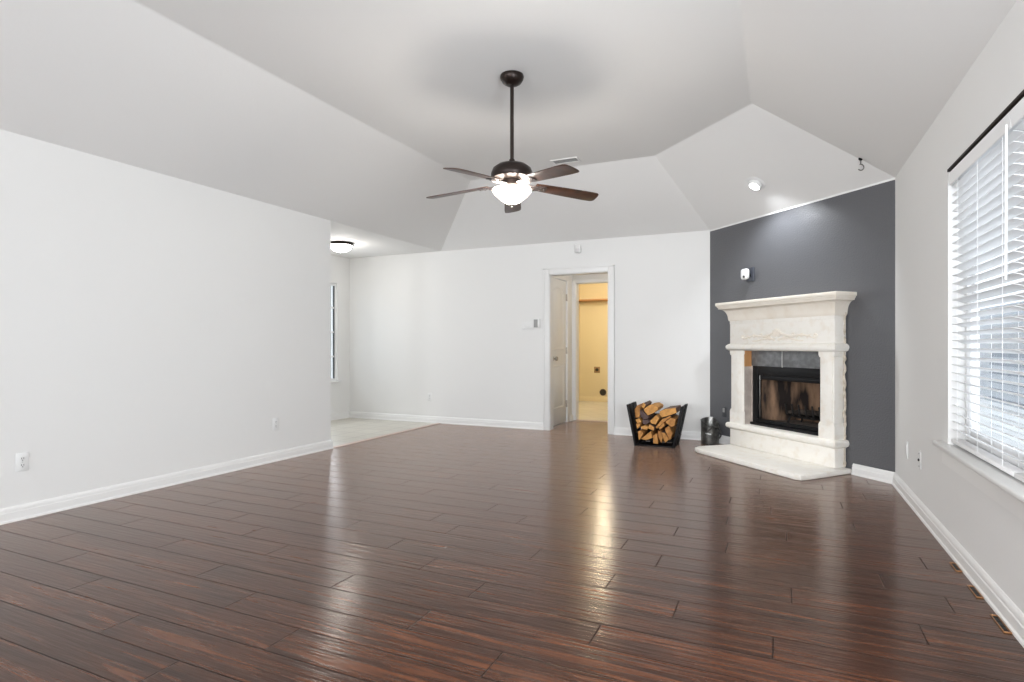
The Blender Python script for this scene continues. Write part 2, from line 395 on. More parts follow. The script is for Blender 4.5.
# passage and laundry beyond the doorway
wall_x('wall_hall_left', -2.91, -2.79, YB+T, 8.22, H, [(7.24, 7.955, -0.01, 2.035)], M['wall'])
wall_x('wall_hall_right', -1.05, -0.95, YB+T, 8.22, H, [], M['wall'])
wall_y('wall_hall_back', 8.22, 8.34, -3.72, -0.95, H, [(-2.745, -1.900, -0.01, 2.03)], M['wall'])
wall_x('wall_laundry_left', -3.72, -3.64, 8.34, 11.16, H, [], M['laundry'])
wall_x('wall_laundry_right', -1.05, -0.95, 8.34, 11.16, H, [], M['laundry'])
wall_y('wall_laundry_back', 11.16, 11.26, -3.72, -0.95, H, [], M['laundry'])
struct(MB().box(-3.72, -0.95, 8.34, 11.26, H, H+0.06).build('ceiling_laundry', M['ceil'], smooth=0))
struct(MB().box(-2.95, -0.95, YB+0.09, 8.34, H, H+0.06).build('ceiling_hall', M['ceil'], smooth=0))
struct(MB().box(XN-T, XL, 3.2, YB+T, H, H+0.06).build('ceiling_nook', M['ceil'], smooth=0))

# tray ceiling: flat centre, four slopes and the sloping chamfer over the fireplace
ZT = 3.055
pl = [(XL, YF), (XL, YB), (Xc, YB), (XR, YRc), (XR, YF)]
pi = [(-3.318, YF+1.05), (-3.318, 6.055), (-1.167, 6.055), (-0.207, 5.078), (-0.207, YF+1.05)]
bm = bmesh.new()
vo = [bm.verts.new((x, y, H)) for x, y in pl]; vi = [bm.verts.new((x, y, ZT)) for x, y in pi]
bm.faces.new(vi)
for i in range(5): bm.faces.new([vo[i], vo[(i+1) % 5], vi[(i+1) % 5], vi[i]])
mb = MB(); mb.bm.free(); mb.bm = bm
es = [e for e in bm.edges if all(v.co.z > 3 for v in e.verts)]
bmesh.ops.bevel(bm, geom=es, offset=0.012, segments=3, profile=0.5, affect='EDGES')
ce = struct(mb.build('ceiling', M['ceil'], smooth=0))
for p in ce.data.polygons: 
    if p.normal.z > 0: p.flip()
sd = ce.modifiers.new('thickness', 'SOLIDIFY'); sd.thickness = 0.06; sd.offset = -1

# baseboards: flat board with a rounded cap and a shoe
def baseboard(name, p, q, inward, m=None):
    """board along p->q (xy), inward = unit xy direction into the room"""
    d = Vector((q[0]-p[0], q[1]-p[1])); L = d.length; d.normalize()
    n = Vector(inward)
    prof = [(0, 0), (0.026, 0), (0.025, 0.010), (0.019, 0.018), (0.017, 0.058), (0.0135, 0.063), (0.0135, 0.078), (0.008, 0.088), (0.004, 0.093), (0, 0.094)]
    mb = MB(); mb.prism([(p[0]+n.x*a, p[1]+n.y*a, z) for a, z in prof], (d.x*L, d.y*L, 0))
    return struct(mb.build(name, m or M['trim'], smooth=30))
nw = (-math.sin(ANG)*-1, math.cos(ANG)*-1)   # from the charcoal wall into the room
def onw(u): return (Xc + math.cos(ANG)*u, YB + math.sin(ANG)*u)
baseboard('baseboard_left', (XL, YF), (XL, YLe+0.016), (1, 0))
baseboard('baseboard_left_end', (XL-T, YLe), (XL+0.016, YLe), (0, 1))
baseboard('baseboard_back', (XN, YB), (-2.805, YB), (0, -1))
baseboard('baseboard_back_short', (-1.865, YB), (Xc-0.004, YB), (0, -1))
baseboard('baseboard_corner_left', onw(0.0), onw(0.47), nw)
baseboard('baseboard_corner_right', onw(1.875), onw(LW), nw)
baseboard('baseboard_right', (XR, YF), (XR, YRc), (-1, 0))
baseboard('baseboard_nook', (XN, 3.3), (XN, YB), (1, 0))
baseboard('baseboard_laundry', (-3.64, 11.16), (-1.05, 11.16), (0, -1), M['laundry'])
baseboard('baseboard_hall', (-2.79, 8.06), (-2.79, 8.22), (1, 0))

# door casings and jambs
def casing_y(name, y, x0, x1, ztop, w, side):
    """casing of an opening in a wall that runs along X, on its face y, proud to `side` (-1 or 1)"""
    t = 0.018
    mb = MB()
    for a, b, za, zb in [(x0-w, x0+0.004, 0, ztop+w), (x1-0.004, x1+w, 0, ztop+w), (x0+0.004, x1-0.004, ztop-0.004, ztop+w)]:
        ya, yb = sorted((y, y+side*t)); mb.box(a, b, ya, yb, za, zb, 0.005)
        ya, yb = sorted((y, y+side*(t+0.006)))
    mb.box(x0-w, x0-w+0.018, min(y, y+side*(t+.007)), max(y, y+side*(t+.007)), 0, ztop+w, 0.003)
    mb.box(x1+w-0.018, x1+w, min(y, y+side*(t+.007)), max(y, y+side*(t+.007)), 0, ztop+w, 0.003)
    mb.box(x0-w, x1+w, min(y, y+side*(t+.007)), max(y, y+side*(t+.007)), ztop+w-0.018, ztop+w, 0.003)
    return struct(mb.build(name, M['trim']))
def jamb_y(name, y0, y1, x0, x1, ztop):
    mb = MB(); mb.box(x0-0.001, x0+0.012, y0, y1, 0, ztop).box(x1-0.012, x1+0.001, y0, y1, 0, ztop).box(x0, x1, y0, y1, ztop-0.012, ztop+0.001)
    return struct(mb.build(name, M['trim'], smooth=0))
casing_y('trim_4', YB, -2.730, -1.940, 2.03, 0.075, -1)
jamb_y('trim_5', YB+0.001, YB+T-0.001, -2.730, -1.940, 2.03)
casing_y('trim_6', 8.22, -2.745, -1.900, 2.03, 0.045, -1)
jamb_y('trim_7', 8.221, 8.339, -2.745, -1.900, 2.03)

# hall door: two-panel slab with arched upper panel, seen through the doorway
def hall_door():
    X0 = -2.790; y0, y1 = 7.255, 7.940
    mb = MB(); mb.box(X0-0.040, X0-0.004, y0, y1, 0.012, 2.022, 0.002)
    d = struct(mb.build('door_1', M['trim']))
    def panel(pts):
        c = MB()
        ctr = sum((Vector(p) for p in pts), Vector((0, 0, 0)))/len(pts)
        n = len(pts); loops = []
        for s, dx in ((1.0, -0.003), (0.955, 0.006), (0.90, -0.001), (0.80, -0.0005), (0.74, 0.005)):
            loops.append([c.bm.verts.new((X0+dx, ctr.y+(p[1]-ctr.y)*s, ctr.z+(p[2]-ctr.z)*(1-(1-s)*0.5))) for p in pts])
        for A, B in zip(loops, loops[1:]):
            for i in range(n): c.bm.faces.new([A[i], A[(i+1) % n], B[(i+1) % n], B[i]])
        c.bm.faces.new(loops[-1])
        c.build('door_panel', M['trim'], d)
    ya, yb = y0+0.11, y1-0.11
    up = [(X0, ya, 1.04), (X0, yb, 1.04)]
    for k in range(13):
        a = math.pi*k/12
        up.append((X0, (ya+yb)/2 + (yb-ya)/2*math.cos(a), 1.76 + 0.15*math.sin(a)))
    panel(up)
    panel([(X0, ya, 0.24), (X0, yb, 0.24), (X0, yb, 0.83), (X0, ya, 0.83)])
    kb = MB(); kb.lathe([(0.0, 0), (0.032, 0), (0.032, 0.008), (0.012, 0.012), (0.012, 0.036), (0.026, 0.044), (0.031, 0.058), (0.026, 0.070), (0.0, 0.077)], 24, (X0-0.004, 7.400, 0.925), 'x')
    tag(kb.build('door_handle', M['nickel'], d), 'satin nickel round knob')
    for z in (0.27, 1.03, 1.79):
        h = MB(); h.tube([(X0+0.008, y1+0.006, z-0.05), (X0+0.008, y1+0.006, z+0.05)], 0.008, 8)
        h.box(X0-0.006, X0+0.003, y1-0.012, y1+0.018, z-0.045, z+0.045)
        h.build('door_hinge', M['nickel'], d)
    t = MB()
    for a, b, za, zb in [(7.955-0.006, 8.03, 0, 2.11), (7.225, 7.247, 0, 2.11), (7.247, 7.95, 2.028, 2.11)]:
        t.box(X0, X0+0.018, a, b, za, zb, 0.004)
    struct(t.build('trim_8', M['trim']))
hall_door()

# right-hand twin window, its frames, stool and apron
def right_window(name, ya, yb):
    x0, x1 = XR+0.075, XR+0.125; z0, z1 = 0.58, 2.05
    f = MB(); fw = 0.04
    f.box(x0, x1, ya, ya+fw, z0, z1, .004).box(x0, x1, yb-fw, yb, z0, z1, .004).box(x0, x1, ya+fw, yb-fw, z0, z0+fw, .004).box(x0, x1, ya+fw, yb-fw, z1-fw, z1, .004)
    fo = struct(f.build(name, M['vinyl']))
    for zz0, zz1, dx in ((z0+fw, 1.37, 0.0), (1.34, z1-fw, 0.018)):
        s = MB(); sw = 0.035; a, b = ya+fw, yb-fw; xa, xb = x0+0.006+dx, x0+0.024+dx
        s.box(xa, xb, a, a+sw, zz0, zz1, .003).box(xa, xb, b-sw, b, zz0, zz1, .003).box(xa, xb, a+sw, b-sw, zz0, zz0+sw, .003).box(xa, xb, a+sw, b-sw, zz1-sw, zz1, .003)
        so = s.build('window_frame', M['vinyl'], fo)
        q = MB(); q.box(xa+0.007, xa+0.011, a+sw-0.004, b-sw+0.004, zz0+sw-0.004, zz1-sw+0.004)
        q.build('window_glass', M['glass'], so, smooth=0)
    return fo
right_window('window_1', 2.965, 3.886)
right_window('window_2', 2.001, 2.915)
right_window('window_added_6', 0.051, 1.649)  # added out of view, so the side area light can reach the left wall
struct(MB().box(XR+0.070, XR+0.13, 2.915, 2.965, 0.565, 2.055).build('trim_9', M['vinyl']))
mb = MB(); mb.box(XR-0.05, XR+0.135, 1.88, 4.0, 0.540, 0.566, 0.008, 3)
struct(mb.build('trim_10', M['trim']))
mb = MB(); mb.prism([(XR-a, 1.93, z) for a, z in [(0, .452), (.014, .452), (.014, .52), (.026, .532), (.026, .54), (0, .54)]], (0, 2.02, 0))
struct(mb.build('trim_11', M['trim']))
# thin dark brown strip along the head of the opening
struct(MB().box(XR-0.004, XR+0.03, 2.00, 3.886, 2.049, 2.063, 0.001).build('trim_12', mat('dark_brown_strip', (0.016, 0.008, 0.005), 0.6, spec=0.2)))

# venetian blinds
def blind(label, y0, y1):
    t = thing('venetian_blind', label, 'blind', (XR+0.036, (y0+y1)/2, 0.567), 0, 'white venetian blinds in the right-hand window')
    hw = (y1-y0)/2; zt = 2.04-0.567
    MB().box(-0.028, 0.026, -hw, hw, zt-0.045, zt, .004).build('headrail', M['blind'], t)
    va = MB(); va.prism([(x, -hw-0.002, z) for x, z in [(-.034, zt-.066), (-.030, zt-.070), (-.028, zt-.066), (-.028, zt-.002), (-.036, zt-.002), (-.037, zt-.012)]], (0, 2*hw+.004, 0))
    va.build('valance', M['blind'], t)
    s = MB(); n = 31; tl = R(20)
    zb = 0.045; pitch = (zt-0.075-zb)/n
    for i in range(n):
        zc = zb + pitch*(i+0.7)
        pts = []
        for k in range(7):
            q = -1 + 2*k/6; pts.append((q*0.025, 0.0016 + 0.0022*(1-q*q)))
        for k in range(7):
            q = 1 - 2*k/6; pts.append((q*0.025, -0.0012 + 0.0022*(1-q*q)))
        rp = [(x*math.cos(tl) + z*math.sin(tl), -hw+0.004, zc - x*math.sin(tl) + z*math.cos(tl)) for x, z in pts]
        s.prism(rp, (0, 2*hw-0.008, 0))
    s.build('slats', M['blind'], t)
    MB().box(-0.026, 0.026, -hw+0.002, hw-0.002, 0.012, 0.034, .005).build('bottom_rail', M['blind'], t)
    for yy in (-hw+0.12, 0.0, hw-0.12):
        c = MB()
        for xx in (-0.026, 0.027): c.tube([(xx, yy, 0.03), (xx, yy, zt-.04)], 0.0011, 5)
        c.build('ladder_cord', M['blind'], t)
    return t
b1 = blind('white slatted blind over the far half of the window, meeting the wall toward the fireplace', 2.945, 3.868)
w_ = MB(); w_.tube([(-0.045, -0.455, 1.42), (-0.047, -0.457, 0.80)], 0.0045, 8); w_.build('tilt_wand', M['blind'], b1)
blind('white slatted blind over the near half of the window, cut by the frame edge', 2.012, 2.935)
# gaps left at the tops of the ladders show as white brackets: two plastic clips
# nook window
f = MB(); x0, x1 = XN-0.075, XN-0.028; ya, yb, z0, z1 = 5.851, 6.829, 0.578, 2.027
f.box(x0, x1, ya, ya+.035, z0, z1).box(x0, x1, yb-.022, yb, z0, z1).box(x0, x1, ya+.035, yb-.022, z0, z0+.035).box(x0, x1, ya+.035, yb-.022, z1-.035, z1)
wn = struct(f.build('window_3', M['vinyl']))
s = MB()
for k in range(1, 4): s.box(x0+.012, x1-.004, ya+.035, yb-.022, z0+(z1-z0)*k/4-.010, z0+(z1-z0)*k/4+.010)
s.box(x0+.012, x1-.004, (ya+yb)/2-.01, (ya+yb)/2+.01, z0+.035, z1-.035)
s.build('window_muntins', M['vinyl'], wn)
MB().box(x0+.018, x1-.002, yb-.029, yb-.022, z0+.035, z1-.035).build('window_gasket', M['grey_sash'], wn)
MB().box(x0+.020, x0+.024, ya+.03, yb-.03, z0+.03, z1-.03).build('window_glass', M['glass'], wn, smooth=0)
struct(MB().box(XN-0.05, XN+0.045, 5.80, 6.88, 0.552, 0.576, .006).build('trim_13', M['trim']))
# unseen front windows, added to let the area lights in
for nm, xa, xb in (('window_added_4', -3.95, -2.25), ('window_added_5', -1.45, 0.25)):
    f = MB(); f.box(xa, xa+.05, YF-.08, YF-.03, .6, 2.1).box(xb-.05, xb, YF-.08, YF-.03, .6, 2.1).box(xa+.05, xb-.05, YF-.08, YF-.03, .6, .65).box(xa+.05, xb-.05, YF-.08, YF-.03, 2.05, 2.1)
    f.box((xa+xb)/2-.03, (xa+xb)/2+.03, YF-.08, YF-.03, .65, 2.05)
    struct(f.build(nm, M['vinyl']))
# yard outside
struct(MB().box(-30, 30, -30, 40, -0.30, -0.12).build('ground_outside', M['concrete'], smooth=0))

grey_fence = mat('weathered_grey_boards', (0.30, 0.32, 0.35), .85, noise=(4, (.24, .26, .29), .4, .7))
struct(MB().box(4.2, 4.3, -8, 45, -.12, 1.95).build('wall_yard_right', grey_fence, smooth=0))
struct(MB().box(-9.6, -9.5, -4, 22, -.12, 2.6).build('wall_yard_left', mat('grey_siding', (.12, .13, .15), .8), smooth=0))

# ------------------------------------------------------------------ fireplace
FP = thing('fireplace', 'cream cast stone corner fireplace with moulded mantel on charcoal wall', 'fireplace', (Xc, YB, 0), ANG)
U0, U1, OF = 0.492, 1.803, 0.13
uo0, uo1 = 0.703, 1.636           # opening between the legs
HT = 0.045
G = 0.001                         # clear of the wall
# hearth slab with cut front corner
mb = MB()
mb.prism([(0.50, -G, 0), (1.860, -G, 0), (1.925, -0.55, 0), (1.915, -0.62, 0), (1.87, -0.645, 0), (0.60, -0.635, 0), (0.515, -0.60, 0), (0.47, -0.52, 0), (0.485, -0.40, 0)], (0, 0, HT), bev=0.012)
mb.build('hearth', M['stone'], FP)
# base with plinth blocks
mb = MB(); mb.box(U0, U1, -OF, -G, HT, 0.216, 0.004)
mb.build('base', M['stone'], FP)
led = [(0.0, .213), (.010, .220), (.024, .228), (.031, .240), (.033, .255), (.031, .268), (.026, .277), (.018, .283), (0.0, .286)]
def crown_obj(name, prof, m, u0=U0, u1=U1, off=OF):
    mb = MB(); mb.crown(prof, u0, u1, off); o = mb.build(name, m, FP, smooth=50); return o
crown_obj('base_moulding', led, M['stone'])
# legs: plinth block, recessed-edge shaft, face panel
for a, b, s in ((U0, uo0, 1), (uo1, U1, -1)):
    mb = MB(); mb.box(a+0.010, b-0.010, -OF+0.006, -G, 0.284, 1.052, 0.004)
    mb.prism([(a, -G, .284), (b, -G, .284), (b, -G, .405), (b-.012, -G, .43), (a+.012, -G, .43), (a, -G, .405)][::-1], (0, -OF+G-0.002, 0))
    mb.prism([(a, -G, 1.052), (b, -G, 1.052), (b, -G, 1.02), (b-.012, -G, 1.0), (a+.012, -G, 1.0), (a, -G, 1.02)], (0, -OF+G-0.002, 0))
    lg = mb.build('leg', M['stone'], FP)
    p = MB(); p.box(a+.026, b-.026, -OF-0.004, -OF+.01, .40, 1.03, .004); p.build('leg_panel', M['stone'], lg)
# architrave moulding, frieze, crown and shelf
arch = [(0, 1.050), (.012, 1.052), (.024, 1.060), (.031, 1.075), (.033, 1.090), (.030, 1.102), (.020, 1.112), (.012, 1.118), (0, 1.124)]
crown_obj('architrave', arch, M['stone'])
mb = MB(); mb.box(U0, U1, -OF, -G, 1.120, 1.392, .003)
mb.box(U0+.0, U1-.0, -OF-.004, -OF+.01, 1.330, 1.388, .003)
fz = mb.build('frieze', M['stone'], FP)
cr = [(0, 1.362), (.008, 1.364), (.012, 1.376)]
for k in range(11):
    a = k/10*math.pi/2; cr.append((.014 + .066*(1-math.cos(a)), 1.380 + .112*math.sin(a)))
cr += [(.086, 1.493), (.086, 1.504), (.092, 1.510), (.097, 1.518), (.098, 1.526)]
crown_obj('crown_moulding', cr, M['stone_warm'])
crown_obj('mantel_shelf', [(.096, 1.526), (.105, 1.527), (.107, 1.530), (.107, 1.555), (.104, 1.559), (.099, 1.560)], M['stone_warm'])
# carved ornament on the frieze: shell, acanthus swags and end scrolls
mb = MB(); cu, cy = (U0+U1)/2, -OF
for k in range(9):
    a = R(20 + 140*k/8); r0, r1 = .012, .058 + .026*math.sin(a)
    mb.tube([(cu+math.cos(a)*r0, cy+.002, 1.185+math.sin(a)*r0), (cu+math.cos(a)*(r0+r1)/2, cy-.003, 1.185+math.sin(a)*(r0+r1)/2), (cu+math.cos(a)*r1, cy-.001, 1.185+math.sin(a)*r1)], [.004, .009, .006], 8)
for s in (-1, 1):
    def P(x, z, y=-.001): return (cu+s*x, cy+y, z)
    sw = [P(.03+.42*q, 1.178 + .055*(1-q)**2 - .016*math.sin(q*math.pi*2.2)) for q in [i/22 for i in range(23)]]
    mb.tube(sw, [.014*(1-.55*i/22) for i in range(23)], 8)
    sw2 = [P(.02+.30*q, 1.160 + .012*math.sin(q*5)) for q in [i/14 for i in range(15)]]
    mb.tube(sw2, [.013*(1-.5*i/14) for i in range(15)], 8)
    for cx, cz, r in ((.455, 1.188, .022), (.30, 1.196, .018), (.20, 1.206, .016), (.09, 1.170, .020)):
        sp = [P(cx + r*(1-.8*i/18)*math.cos(i/18*9), cz + r*(1-.8*i/18)*math.sin(i/18*9)) for i in range(19)]
        mb.tube(sp, [.009*(1-.5*i/18) for i in range(19)], 7)
    for q in (.12, .24, .36):
        mb.tube([P(q, 1.17), P(q+.02, 1.195), P(q+.045, 1.205)], [.004, .008, .003], 7)
mb.build('carved_ornament', M['stone_warm'], fz)
# rough unfinished back edge where the surround meets the wall
mb = MB(); random.seed(3)
pts = [(U1-.012, -.012 - random.random()*.014, HT + .005 + (1.385-HT)*i/40) for i in range(41)]
mb.tube([(U1-.006 + random.random()*.016, -.020, p[2]) for p in pts], [.005 + random.random()*.009 for _ in pts], 7)
mb.build('mortar_edge', M['mortar'], FP)
# tile header, plaster and raw timber slips, black insert
for a, b in ((uo0, 1.119), (1.126, uo1)):
    MB().box(a, b, -.040, -.012, .892, 1.052, .002).build('surround_tile', M['tile'], FP)
MB().box(1.118, 1.127, -.0385, -.012, .890, 1.052).build('tile_grout', M['grout'], FP)
mb = MB(); mb.box(uo0-.008, uo0+.001, -OF+.010, -.012, .286, .885); mb.box(uo0, uo0+.018, -.041, -.012, .30, .889, .002)
tag(mb.build('reveal_slip', mat('stained_plaster', (0.42, 0.36, 0.32), .85, noise=(9, (.60, .53, .47), .4, .7)), FP), 'stained plaster strip inside the opening')
mb = MB(); mb.box(uo0-.008, uo0+.001, -OF+.010, -.041, .885, 1.052); mb.box(uo0, uo0+.010, -.052, -.041, .885, 1.052)
tag(mb.build('timber_slip', M['woodraw'], FP), 'raw brown timber edge inside the opening')
fa, fb = .721, 1.640
mb = MB()
mb.box(fa, .790, -.034, .02, .300, .892, .004).box(1.560, fb, -.034, .02, .300, .892, .004)
mb.box(.790, 1.560, -.034, .02, .800, .892, .004)
mb.box(.790, 1.560, -.020, .02, .755, .800, .004)
mb.box(fa-.012, fb+.006, -.060, .02, .286, .312, .004)
ib = mb.build('firebox_frame', M['black_metal'], FP)
mb = MB(); mb.box(.790, 1.560, -.030, .02, .312, .350, .004); mb.box(.795, 1.555, -.046, -.030, .346, .355, .002)
mb.build('sill_rail', M['black_metal'], ib)
mb = MB()                                            # glass-door track down the left side
mb.box(.802, .812, -.022, -.010, .350, .80, .002)
mb.build('door_track', M['chrome'], ib)
bx = [(.760, .021), (1.590, .021), (1.44, .42), (.91, .42)]
mb = MB(); z0, z1 = .330, .90
def quad(a, b): mb.poly([(a[0], a[1], z0), (b[0], b[1], z0), (b[0], b[1], z1), (a[0], a[1], z1)])
quad(bx[1], bx[2]); quad(bx[2], bx[3]); quad(bx[3], bx[0])
o = mb.build('firebox_panels', M['firebrick'], FP, smooth=0)
s = o.modifiers.new('t', 'SOLIDIFY'); s.thickness = .02; s.offset = -1
mb = MB(); mb.prism([(x, y, z0-.02) for x, y in bx], (0, 0, .02)); mb.build('firebox_floor', mat('ashy_floor', (.10, .085, .075), .95, noise=(25, (.25, .21, .18), .4, .7)), FP)
mb = MB(); mb.prism([(x, y, z1) for x, y in bx], (0, 0, .02)); mb.build('firebox_top', M['black_matte'], FP)
# loose fire grate standing inside
gr = thing('fire_grate', 'black iron log grate with upright prongs inside the firebox', 'grate', (Xc+math.cos(ANG)*1.27-math.sin(ANG)*.20, YB+math.sin(ANG)*1.27+math.cos(ANG)*.20, .3305), ANG)
mb = MB()
for k in range(6):
    x = -.20 + .08*k
    mb.tube([(x+.006, -.15, .20), (x, -.135, .15), (x, -.125, .10), (x, -.10, .082), (x, .10, .082), (x, .125, .10)], .009, 7)
mb.build('bars', M['iron'], gr)
for yy in (-.08, .08):
    mb = MB(); mb.tube([(-.24, yy, .078 + .01), (-.10, yy, .072), (.10, yy, .072), (.24, yy, .088)], .010, 7); mb.build('crossbar', M['iron'], gr)
for xx in (-.2, .2):
    for yy in (-.08, .08):
        mb = MB(); mb.tube([(xx*1.15, yy*1.1, .0), (xx, yy, .075)], .010, 7); mb.build('leg', M['iron'], gr)
mb = MB(); random.seed(5)
mb.tube([(-.27, -.06, .095), (-.12, -.03, .118), (.05, .0, .122), (.22, .03, .100)], [.022, .027, .026, .018], 9)
o = mb.build('charred_log', mat('charred_wood', (.03, .024, .02), .95, noise=(20, (.13, .10, .08), .5, .75), bump=(40, .8, .02)))
o.location = gr.location; o.rotation_euler = (0, 0, ANG); tag(o, 'charred remnant of a log lying on the fire grate', 'log')

# camera-like sensor on a dark plate over the mantel
t = thing('security_camera', 'small white rounded camera on a dark wall plate above the mantel', 'camera', (Xc+math.cos(ANG)*.66, YB+math.sin(ANG)*.66, 1.85), ANG)
MB().box(-.055, .055, -.014, -G, -.075, .075, .010, 3).build('mount_plate', mat('slate_plastic', (.05, .055, .07), .4), t)
MB().lathe([(0, -.05), (.018, -.05), (.020, -.012)], 16, (-.005, 0, -.01), 'y').build('mount_neck', M['black_matte'], t)
mb = MB(); mb.box(-.050, .045, -.105, -.048, -.055, .058, .026, 5); bd = mb.build('camera_body', M['plate'], t, smooth=60)
MB().lathe([(0, -.108), (.013, -.108), (.013, -.100)], 16, (.012, 0, -.028), 'y').build('lens', M['slot'], bd)
# outlet low on the charcoal wall
t = thing('wall_outlet', 'dark wall outlet with a grey cover low on the charcoal wall beside the fireplace', 'outlet', (Xc+math.cos(ANG)*.245, YB+math.sin(ANG)*.245, .36), ANG)
MB().box(-.035, .035, -.007, -G, -.057, .057, .003).build('cover_plate', mat('charcoal_plate', (.06, .063, .07), .4), t)
MB().box(-.016, .016, -.012, -.006, -.005, .045, .003).build('receptacle', M['greyplastic'], t)

# dark metal scuttle behind the hearth corner
SC = thing('ash_scuttle', 'dark grey metal ash scuttle with slanted mouth standing by the hearth', 'scuttle', (-.715, 6.885, 0), R(-25))
mb = MB(); n = 40; r = .098
def ring(zf, rr): return [mb.bm.verts.new((rr*math.cos(2*math.pi*i/n), rr*math.sin(2*math.pi*i/n), zf(math.cos(2*math.pi*i/n), math.sin(2*math.pi*i/n)))) for i in range(n)]
top = lambda c, s: .275 - .095*max(0, (c+.35)/1.35)**1.3 + .02*s
rgs = [ring(lambda c, s: .0, r*.94), ring(lambda c, s: .012, r*.97), ring(lambda c, s: .10, r), ring(lambda c, s: top(c, s)-.015, r*1.02), ring(top, r*1.05), ring(top, r*.95), ring(lambda c, s: top(c, s)-.02, r*.93), ring(lambda c, s: .02, r*.88)]
for A, B in zip(rgs, rgs[1:]):
    for i in range(n): mb.bm.faces.new([A[i], A[(i+1) % n], B[(i+1) % n], B[i]])
mb.bm.faces.new(rgs[0][::-1]); mb.bm.faces.new(rgs[-1])
mb.build('bucket', M['scuttle'], SC, smooth=50)
mb = MB(); mb.tube([(.04, -.092, .16), (.085, -.088, .21), (.118, -.05, .200), (.128, 0, .15), (.122, .02, .10), (.102, .02, .07)], .008, 8); mb.build('carry_handle', M['scuttle'], SC)
mb = MB()
lr = r*1.006
for k in range(4):
    a0, a1 = R(-88+9*k), R(-79+9*k)
    mb.poly([(lr*math.cos(a0), lr*math.sin(a0), .120-.002*k), (lr*math.cos(a1), lr*math.sin(a1), .118-.002*k), (lr*math.cos(a1), lr*math.sin(a1), .132-.002*k), (lr*math.cos(a0), lr*math.sin(a0), .134-.002*k)])
lb = mb.build('paper_label', M['plate'], SC); s = lb.modifiers.new('t', 'SOLIDIFY'); s.thickness = .0015

# ------------------------------------------------------------------ log rack and its firewood
RK = thing('log_rack', 'black steel log holder with flared slatted sides full of firewood', 'log rack', (-1.235, 6.56, 0))
def slat(y0, y1, s):
    mb = MB()
    xb, xt = (-.205, -.290) if s < 0 else (.195, .290)
    z0, z1 = .0, .455
    mb.prism([(xb-.010, y0, z0), (xb+.010, y0, z0), (xt+.012, y0, z1), (xt-.014, y0, z1-.004)], (0, y1-y0, 0), bev=.002)
    mb.build('side_slat', M['black_matte'], RK)
for s in (-1, 1):
    slat(-.195, -.030, s); slat(.015, .180, s)
    mb = MB(); mb.box(-.010, .010, -.17, .17, 0, .03, .002)
    o = mb.build('side_tie', M['black_matte'], RK); o.location = (s*.222, 0, .10)
mb = MB(); mb.box(-.200, .190, -.160, -.140, .004, .020, .003).box(-.200, .190, .15, .175, .012, .040, .003)
mb.box(-.192, .182, -.14, .15, .002, .006)
for k in range(5): mb.box(-.17+.08*k-.008, -.17+.08*k+.008, -.140, .15, .006, .020)
mb.build('base_frame', M['black_matte'], RK)
mb = MB(); mb.box(-.195, .185, .172, .178, .02, .33, .001); mb.build('back_panel', M['black_matte'], RK)

